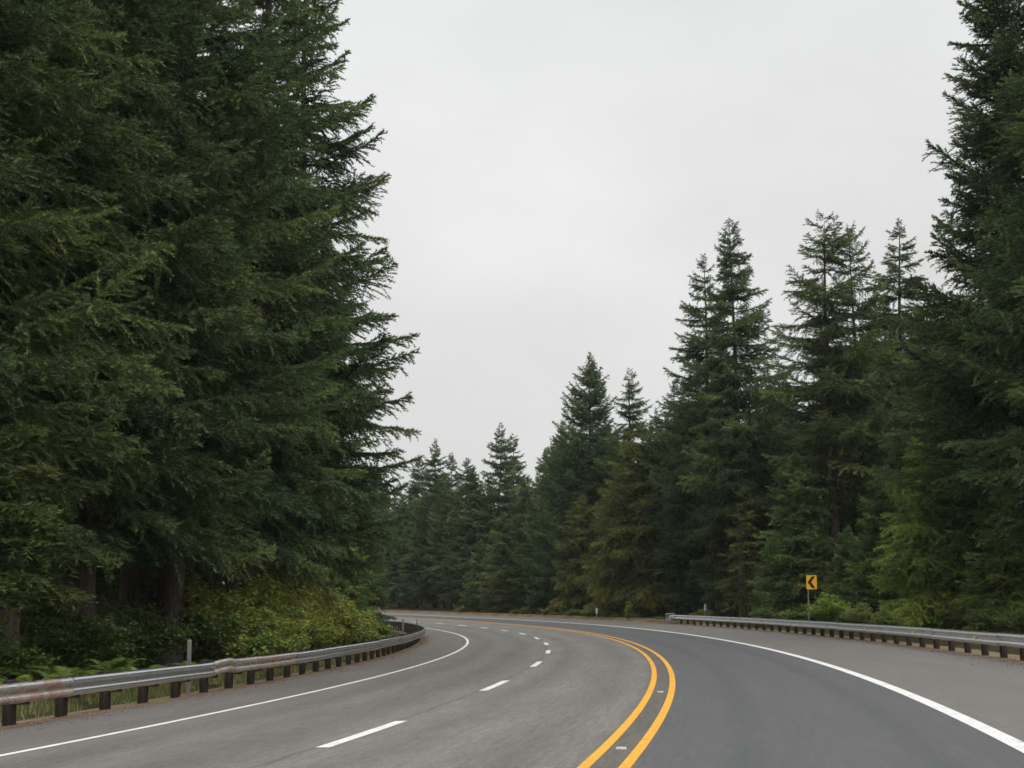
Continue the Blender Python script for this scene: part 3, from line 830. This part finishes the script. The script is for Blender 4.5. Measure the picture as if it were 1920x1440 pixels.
hero('far_b', 846, 196, 846, 'far spindly fir right of the left end one in the distant tree line', tone=MID)
hero('far_c', 874, 186, 858, 'far stout fir in the dip of the distant tree line', tone=DK)
hero('far_b', 832, 168, 880, 'distant fir with pale trunk showing below its crown', tone=MID)
hero('far_a', 783, 178, 852, 'far fir close against the branches of the left tree wall', tone=MID)
hero('far_c', 1022, 168, 838, 'far fir at the left foot of the broad dense dark fir', tone=MID)
hero('far_a', 895, 176, 872, 'far dark fir just left of the highest distant top', tone=DK)
hero('far_c', 752, 160, 930, 'far low fir by the left guardrail turn', tone=BL)

# the unremarkable trees of the wood behind: same look, crowns run together
pts_used = [(o.location.x, o.location.y) for o in bpy.data.objects if o.type == 'EMPTY' and o.name.startswith(('fir_tree', 'cedar_tree'))]
def fill(n, srange, orange_, kinds, hr, label, group, dmin=3.6, seed=1, tones=(DK, MID, BL, OL), maxtop=None, wr=(.9, 1.15)):
    r = random.Random(seed); c = 0; tries = 0
    while c < n and tries < n * 60:
        tries += 1
        s_ = r.uniform(*srange); o_ = r.uniform(*orange_); P = road(s_, o_); x, y = float(P[0]), float(P[1])
        if y < 26 or abs(x) / y > .40: continue
        if any((x - a) ** 2 + (y - b) ** 2 < dmin ** 2 for a, b in pts_used): continue
        h = r.uniform(*hr)
        px = 960 + FPX * x / y
        if maxtop:
            lim = float(np.interp(px, [a for a, b in maxtop], [b for a, b in maxtop])) + r.uniform(5, 70)
            hm = H_for(y, lim, x, y)
            if hm < 6: continue
            h = min(h, hm)
        pts_used.append((x, y)); c += 1
        tree(r.choice(kinds), x, y, h, label, group, wide=r.uniform(*wr), tone=r.choice(tones))
SKYLINE = [(-400, -600), (560, -400), (600, 300), (640, 700), (700, 850), (760, 870), (860, 885), (900, 880), (990, 880), (1030, 850), (1060, 780), (1150, 780), (1230, 760), (1290, 720), (1330, 620), (1430, 640), (1470, 720), (1520, 600), (1540, 560), (1650, 560), (1700, 480), (1760, 200), (2300, -300)]
fill(30, (5, 110), (-34, -17.5), ['slim', 'slim_b', 'far_c', 'open'], (24, 31), 'dark fir inside the left wood, its crown merging with its neighbours', 'firs inside the left wood', seed=4, maxtop=SKYLINE, tones=(DK, DK, MID))
fill(34, (60, 190), (-75, -36), ['far_a', 'far_b', 'far_c'], (22, 28), 'fir deep in the left wood, only glimpsed between nearer trunks', 'firs deep in the left wood', seed=5, maxtop=SKYLINE, dmin=4.2)
fill(34, (60, 140), (19, 42), ['far_c', 'slim', 'slim_b', 'far_a'], (20, 27), 'fir inside the right wood, its crown merging with its neighbours', 'firs inside the right wood', seed=6, maxtop=SKYLINE)
fill(64, (95, 240), (14, 40), ['far_a', 'far_b', 'far_b', 'far_c'], (19, 26), 'fir in the wood beyond the bend, not standing out from its neighbours', 'firs beyond the bend', seed=7, maxtop=SKYLINE, dmin=2.9, wr=(.66, .95))
fill(40, (120, 300), (40, 85), ['far_a', 'far_b', 'far_c'], (19, 24), 'fir in the back rows beyond the bend, mostly hidden', 'firs in the back rows beyond the bend', seed=8, maxtop=SKYLINE, dmin=4.0, wr=(.75, 1.0))

# dead snags at the right
def snag(px, d, h, lean, label, r=.11):
    x, y = unproject(px, d); g = np.random.default_rng(int(px))
    t = np.linspace(0, 1, 7); P = np.stack([.05 * np.sin(t * 5), .04 * np.cos(t * 4) - .04, -.3 + (h + .3) * t], -1)
    parts = [tube(P, r * (1 - .35 * t), 9)]
    for i in range(5):
        a = g.uniform(0, 6.28); zz = g.uniform(.4, .95) * h; l_ = g.uniform(.15, .5)
        parts.append(tube(np.array([[0, 0, zz], [math.cos(a) * l_, math.sin(a) * l_, zz + .12]]), np.array([.022, .008]), 4))
    V, F = join(parts)
    o = link('tree_snag', np_mesh('tree_snag', V, F, M_BARK_PALE, True))
    o.location = (x, y, gz(x, y)); o.rotation_euler = (0, lean, 0)
    tag(o, label, 'dead tree')
snag(1834, 64, 3.0, .02, 'pale broken dead trunk standing behind the right guardrail')
snag(1866, 66, 2.7, -.05, 'thinner pale dead stem to the right of the broken dead trunk', .06)

# ------------------------------------------------------------------ shrubs, ferns, grass
def shrub(seed, H, Rm, n_stem=26, leaves=7000, ll=.11, lw=.06, tint0=.45, tintv=.17, upright=.55, cl=.28):
    g = np.random.default_rng(seed); parts = []; tips = []
    for i in range(n_stem):
        a = g.uniform(0, 6.28); sp_ = g.random() ** .6; h = H * (1 - upright * .75 * sp_ ** 2) * g.uniform(.65, 1.05)
        t = np.linspace(0, 1, 6); rr = Rm * sp_ * g.uniform(.7, 1.1)
        P = np.stack([np.cos(a) * rr * t ** 1.3, np.sin(a) * rr * t ** 1.3, h * (1.15 * t - .15 * t * t) - .1], -1) + g.normal(0, .02 * H, (6, 3)) * t[:, None]
        parts.append(tube(P, .022 * np.linspace(1, .2, 6), 4)); tips.append(P)
    tips = np.array(tips)
    nc = leaves // 14
    si = g.integers(0, n_stem, nc); q = 1 - g.random(nc) ** 1.5 * .8
    fi = q * 4.999; i0 = fi.astype(int); fr = (fi - i0)[:, None]
    C = tips[si, i0] * (1 - fr) + tips[si, i0 + 1] * fr + g.normal(0, cl * .6, (nc, 3)) * np.array([1, 1, .55])
    ct = np.clip(g.normal(tint0, tintv, nc), 0, 1) 
    ci = np.repeat(np.arange(nc), 14); n = len(ci)
    P = C[ci] + g.normal(0, cl * .42, (n, 3)) * np.array([1, 1, .5]); P[:, 2] = np.maximum(P[:, 2], .05)
    nrm = np.stack([g.normal(0, .55, n), g.normal(0, .55, n), np.ones(n)], -1); nrm /= np.linalg.norm(nrm, axis=1)[:, None]
    a = g.uniform(0, 6.28, n); d = np.stack([np.cos(a), np.sin(a), -.25 * np.ones(n)], -1)
    d -= nrm * np.sum(d * nrm, 1)[:, None]; d /= np.linalg.norm(d, axis=1)[:, None]
    w = np.cross(nrm, d); s1 = (ll * g.uniform(.6, 1.4, n))[:, None]; s2 = (lw * g.uniform(.7, 1.3, n))[:, None]
    V = np.stack([P, P + d * s1 * .45 + w * s2 * .5, P + d * s1, P + d * s1 * .45 - w * s2 * .5], 1).reshape(-1, 3)
    tv = np.repeat(np.clip(ct[ci] + g.normal(0, .07, n), 0, 1), 4)
    fol = np_mesh('foliage', V, np.arange(len(V)).reshape(-1, 4), M_LEAF, False, tv)
    Vt, Ft = join(parts)
    return dict(H=H, stems=np_mesh('stems', Vt, Ft, M_STEM, True), foliage=fol)
def fern(seed, H=.9, Rm=.8, fronds=16, tint0=.4):
    g = np.random.default_rng(seed); Vs = []; parts = []; tn = []
    for i in range(fronds):
        a = i * 2.4 + g.normal(0, .3); l_ = Rm * g.uniform(.75, 1.1); h = H * g.uniform(.7, 1.05)
        t = np.linspace(0, 1, 26); x = l_ * t; zz = h * (1.75 * t - 1.05 * t * t) * .95
        ca, sa = math.cos(a), math.sin(a)
        P = np.stack([ca * x, sa * x, zz], -1); latv = np.array([-sa, ca, 0])
        parts.append(tube(P[::5], .006 * np.linspace(1, .3, 6), 3))
        tt = np.clip(g.normal(tint0, .12), 0, 1)
        for j in range(2, 26):
            wv = .24 * l_ * math.sin(math.pi * min(1, .15 + .85 * t[j])) ** .8 + .02
            fw = (P[j] - P[j - 1]); 
            for sgn in (-1, 1):
                tipp = P[j] + latv * sgn * wv + fw * 1.6 + np.array([0, 0, -.16 * wv + g.normal(0, .015)])
                Vs += [P[j] - fw * .55, P[j] + fw * .55, tipp]; tn += [tt] * 3
    V = np.array(Vs); Vt, Ft = join(parts)
    return dict(H=H, stems=np_mesh('stems', Vt, Ft, M_STEM, True), foliage=np_mesh('foliage', V, np.arange(len(V)).reshape(-1, 3), M_LEAF, False, np.array(tn)))
SH = {
 'maple': shrub(41, 2.8, 1.9, 34, 15000, .13, .10, .58, .14),
 'autumn': shrub(42, 2.7, 1.8, 34, 14000, .13, .10, .68, .11),
 'willow': shrub(43, 2.4, 1.3, 40, 12000, .14, .035, .70, .08, upright=.3, cl=.2),
 'low': shrub(44, 1.1, 1.1, 26, 7000, .12, .08, .42, .15, cl=.2),
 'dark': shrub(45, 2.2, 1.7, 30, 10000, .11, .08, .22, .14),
 'sapling': shrub(46, 2.0, .6, 14, 2600, .15, .07, .66, .10, upright=.2, cl=.16),
 'fern': fern(47), 'fern_b': fern(48, 1.1, .95, 14, .5),
}
def plant(kind, x, y, H, label, group, tone=(1, 1, 1), wide=1.0, name='leafy_shrub', cat='shrub'):
    p = SH[kind]; s_ = H / p['H']
    e_ = empty(name, (x, y, gz(x, y) - .02), rs.uniform(0, 6.28)); e_.scale = (s_ * wide, s_ * wide, s_)
    tag(e_, label, cat, group)
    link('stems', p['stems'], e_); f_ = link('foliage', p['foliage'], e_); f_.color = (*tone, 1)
    return e_
def plant_so(kind, s_, o_, H, label, group, **kw):
    P = road(s_, o_); return plant(kind, float(P[0]), float(P[1]), H, label, group, **kw)
GL = 'shrubs on the left bank behind the guardrail'
plant_so('autumn', 47, -13.6, 3.1, 'shrub with orange turning leaves at the top right of the left bank', GL, tone=(1.2, 1.1, .85), wide=1.0)
plant_so('autumn', 41.5, -14.0, 3.1, 'yellowing shrub in the middle of the left bank', GL, tone=(1.15, 1.15, .92))
plant_so('maple', 36, -14.2, 3.1, 'tall green shrub left of the yellowing one on the bank', GL, tone=(1.15, 1.15, .92))
plant_so('maple', 31, -14.6, 3.0, 'tall green shrub at the dark end of the left bank', GL, tone=(.8, .85, .75))
plant_so('maple', 53, -13.6, 2.9, 'green shrub beyond the orange topped one', GL, tone=(1.15, 1.15, .92))
plant_so('maple', 38, -12.5, 2.1, 'rounded green shrub right behind the left guardrail', GL, tone=(1.15, 1.15, .92))
plant_so('maple', 33, -12.6, 2.0, 'rounded green shrub behind the tall grey stake', GL, tone=(1.15, 1.15, .92))
plant_so('autumn', 44.5, -12.3, 2.1, 'low yellow green shrub below the orange topped one', GL, tone=(1.15, 1.15, .92))
plant_so('low', 29, -12.2, 1.3, 'low leafy bush beside the tall grey stake', GL, tone=(1.15, 1.15, .92))
plant_so('maple', 59, -13.0, 2.3, 'shrub near the thin grey stake', GL, tone=(1.15, 1.15, .92))
plant_so('low', 65, -12.2, 1.3, 'low bush past the thin grey stake', GL, tone=(1.0, 1.0, .75))
plant_so('maple', 72, -13.9, 1.7, 'shrub at the inner corner of the bend', GL, tone=(1.15, 1.15, .92))
plant_so('low', 82, -13.6, 1.0, 'leafy shrub beyond the far turn of the left guardrail', GL, tone=(1.15, 1.15, .92))
plant_so('low', 95, -15.0, 1.0, 'farthest shrub on the inside of the bend', GL, tone=(1.15, 1.15, .92))
plant_so('dark', 26, -15.6, 2.6, 'dark shrub in deep shade left of the leafy bank', GL, tone=(.6, .62, .6))  # tone of these dark shrubs lowered, painting in the shade under the canopy
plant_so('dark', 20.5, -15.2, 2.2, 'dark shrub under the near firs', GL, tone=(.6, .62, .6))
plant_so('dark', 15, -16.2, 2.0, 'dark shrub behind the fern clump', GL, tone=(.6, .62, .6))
plant_so('low', 50, -11.9, 1.2, 'short bush touching the back of the guardrail below the bank', GL, tone=(1.15, 1.15, .92))
for k, (s_, o_, h_) in enumerate(((6, -12.2, .85), (8, -13.6, 1.0), (10, -12.3, .9), (11.5, -14.0, 1.1), (13, -12.6, .9), (15.5, -13.4, 1.0), (17, -12.2, .8), (4, -13.0, .9), (19, -13.6, .95), (22, -12.5, .8))):
    plant_so(('fern', 'fern_b')[k % 2], s_, o_, h_, 'bright fern in the clump behind the near left guardrail', 'ferns behind the near left guardrail', name='fern', cat='fern', tone=(1.0, 1.1, .9))
for k, (s_, o_, h_) in enumerate(((7, -14.8, 1.1), (12.5, -15.5, 1.2), (16, -15.2, 1.1), (9.5, -16.4, 1.3), (2.5, -14.2, 1.2))):
    plant_so('low', s_, o_, h_, 'low leafy bush among the ferns at the lower left', 'bushes among the ferns at the lower left', tone=(.6, .66, .55))
GR = 'shrubs behind the right guardrail'
def plant_px(kind, px, d, ytop, label, group, **kw):
    for i in range(40):
        x, y = unproject(px, d); so, oo = nearest([x], [y])
        if oo[0] > float(pave_r(so[0])) + 1.6: break
        d += 1.0
    if -10 < oo[0] < float(pave_r(so[0])) + .6: print('SHRUB ON ROAD', label, so, oo)
    return plant(kind, x, y, max(.5, H_for(y, ytop, x, y)), label, group, **kw)
plant_px('autumn', 1547, 82, 1112, 'bright yellow green shrub at the foot of the chevron sign', GR, tone=(1.0, 1.25, .9), wide=1.1)
plant_px('maple', 1605, 78, 1128, 'green shrub right of the bright one by the chevron sign', GR)
plant_px('maple', 1655, 74, 1138, 'green shrub midway along the right guardrail', GR, tone=(1, .95, .9))
plant_px('willow', 1738, 66, 1126, 'pale upright willow like shrub behind the right guardrail', GR, tone=(1.0, 1.15, .9), wide=1.3)
plant_px('maple', 1790, 62, 1110, 'leafy shrub beside the pale willow like one', GR)
plant_px('dark', 1850, 57, 1125, 'dark shrub at the foot of the broken dead trunk', GR)
plant_px('dark', 1910, 53, 1120, 'dark shrub at the right picture edge above the guardrail', GR)
plant_px('dark', 1700, 70, 1150, 'low dark shrub left of the pale willow like one', GR)
plant_px('low', 1480, 88, 1140, 'low bush left of the chevron sign post', GR)
plant_px('dark', 1430, 92, 1130, 'low dark bush behind the thin brownish fir', GR)
plant_px('sapling', 1175, 118, 1128, 'little yellow green sapling alone on the far verge', 'plants on the far verge', tone=(1.2, 1.2, .8), name='sapling', cat='sapling')
rr = random.Random(9)
for k in range(34):
    s_ = rr.uniform(90, 178); P = road(s_, float(pave_r(s_)) + rr.uniform(2.6, 4.6))
    if P[1] < 40: continue
    plant(rr.choice(('low', 'autumn', 'sapling', 'willow', 'maple')), float(P[0]), float(P[1]), rr.uniform(.35, 1.0), 'low bush in the green fringe under the firs on the far verge', 'bushes in the fringe on the far verge', tone=(.95, .95, .8), wide=rr.uniform(1.0, 2.0))

def blades(name, n, srange, ofn, h0, h1, w, tint0, tintv, seed, clump=.0):
    g = np.random.default_rng(seed)
    s_ = g.uniform(*srange, n); o_ = ofn(g, s_, n)
    keep = (np.sin(s_ * .9 + np.sin(o_ * 2.1) * 1.5) + np.sin(s_ * 2.3 + o_ * 1.7) + g.normal(0, .8, n)) > clump
    s_, o_ = s_[keep], o_[keep]; n = len(s_)
    P = road(s_, o_); P[:, 2] = np.maximum(ground_z(P[:, 0], P[:, 1]), P[:, 2] - (.12 if seed in (61, 64) else .0)) - .02
    a = g.uniform(0, 6.28, n); h = g.uniform(h0, h1, n); lean = g.uniform(.1, .6, n) * h; b2 = g.uniform(0, 6.28, n)
    d = np.stack([np.cos(a), np.sin(a), 0 * a], -1) * (w * .5 * g.uniform(.6, 1.4, n))[:, None]
    T = P + np.stack([np.cos(b2) * lean, np.sin(b2) * lean, h], -1)
    V = np.stack([P - d, P + d, T], 1).reshape(-1, 3)
    tn = np.repeat(np.clip(g.normal(tint0, tintv, n), 0, 1), 3)
    return link(name, np_mesh(name, V, np.arange(len(V)).reshape(-1, 3), M_GRASS, False, tn))
tag(blades('grass', 60000, (-2, 110), lambda g, s_, n: -10.75 - np.abs(g.normal(0, 1.1, n)), .06, .30, .022, .66, .22, 61, .3),
    'patchy green and tan grass growing along the back of the left guardrail', 'grass', kind='stuff')
tag(blades('grass', 40000, (48, 112), lambda g, s_, n: -10.5 - np.abs(g.normal(0, 1.7, n)), .10, .36, .03, .50, .22, 64, -.6),
    'yellow green grass on the inside of the bend behind the left guardrail', 'grass', kind='stuff')
tag(blades('dry_grass', 34000, (84, 210), lambda g, s_, n: pave_r(s_) + .55 + np.abs(g.normal(0, 1.1, n)), .06, .24, .03, .80, .20, 62, .6),
    'dry tan grass on the dirt edge of the far verge', 'grass', kind='stuff')
tag(blades('grass', 22000, (0, 90), lambda g, s_, n: 10.8 + np.abs(g.normal(0, 1.6, n)), .10, .40, .025, .5, .25, 63, -.3),
    'mixed grass behind the right guardrail posts', 'grass', kind='stuff')

def pebbles(name, n, srange, ofn, seed, label):
    g = np.random.default_rng(seed)
    s_ = g.uniform(*srange, n); o_ = ofn(g, s_, n); r_ = .005 + .012 * g.random(n) ** 2
    P = road(s_, o_, .002) + np.stack([0 * r_, 0 * r_, r_ * .4], -1)
    base = np.array([[1, 0, 0], [-.3, .9, 0], [-.7, -.6, 0], [.1, .1, .8], [.0, .0, -.6]], float)
    a = g.uniform(0, 6.28, n); ca, sa = np.cos(a), np.sin(a)
    B = base[None] * g.uniform(.7, 1.4, (n, 5, 1))
    V = np.stack([B[..., 0] * ca[:, None] - B[..., 1] * sa[:, None], B[..., 0] * sa[:, None] + B[..., 1] * ca[:, None], B[..., 2]], -1) * r_[:, None, None] + P[:, None]
    f = np.array([[0, 1, 3], [1, 2, 3], [2, 0, 3], [1, 0, 4], [2, 1, 4], [0, 2, 4]])
    F = (np.arange(n)[:, None, None] * 5 + f[None]).reshape(-1, 3)
    return tag(link(name, np_mesh(name, V.reshape(-1, 3), F, M_VERGE, False)), label, 'gravel', kind='stuff')
pebbles('loose_gravel', 9000, (-4, 90), lambda g, s_, n: PAVE_R - .1 - np.abs(g.normal(0, .55, n)) + .3, 71, 'loose gravel strewn along the foot of the right guardrail')
pebbles('loose_gravel', 9000, (-4, 90), lambda g, s_, n: PAVE_L + .1 + np.abs(g.normal(0, .4, n)) - .3, 72, 'loose gravel strewn along the foot of the left guardrail')


# ------------------------------------------------------------------ damp air
zs_ = Vg[:, 2]
m = MB()
m.box(((Vg[:, 0].min() + Vg[:, 0].max()) / 2, (Vg[:, 1].min() + Vg[:, 1].max()) / 2, (zs_.min() - 1 + 46) / 2),
      (Vg[:, 0].max() - Vg[:, 0].min() + 20, Vg[:, 1].max() - Vg[:, 1].min() + 20, 46 - (zs_.min() - 1)))
mh = bpy.data.materials.new('damp_air'); mh.use_nodes = True
mh.node_tree.nodes.clear()
ho = mh.node_tree.nodes.new('ShaderNodeOutputMaterial'); hv = mh.node_tree.nodes.new('ShaderNodeVolumePrincipled')
hv.inputs['Color'].default_value = (.93, .95, .95, 1); hv.inputs['Density'].default_value = HAZE
mh.node_tree.links.new(hv.outputs[0], ho.inputs['Volume'])
tag(m.build('haze', mh), 'thin damp haze in the air over the road and woods', 'haze', kind='stuff')
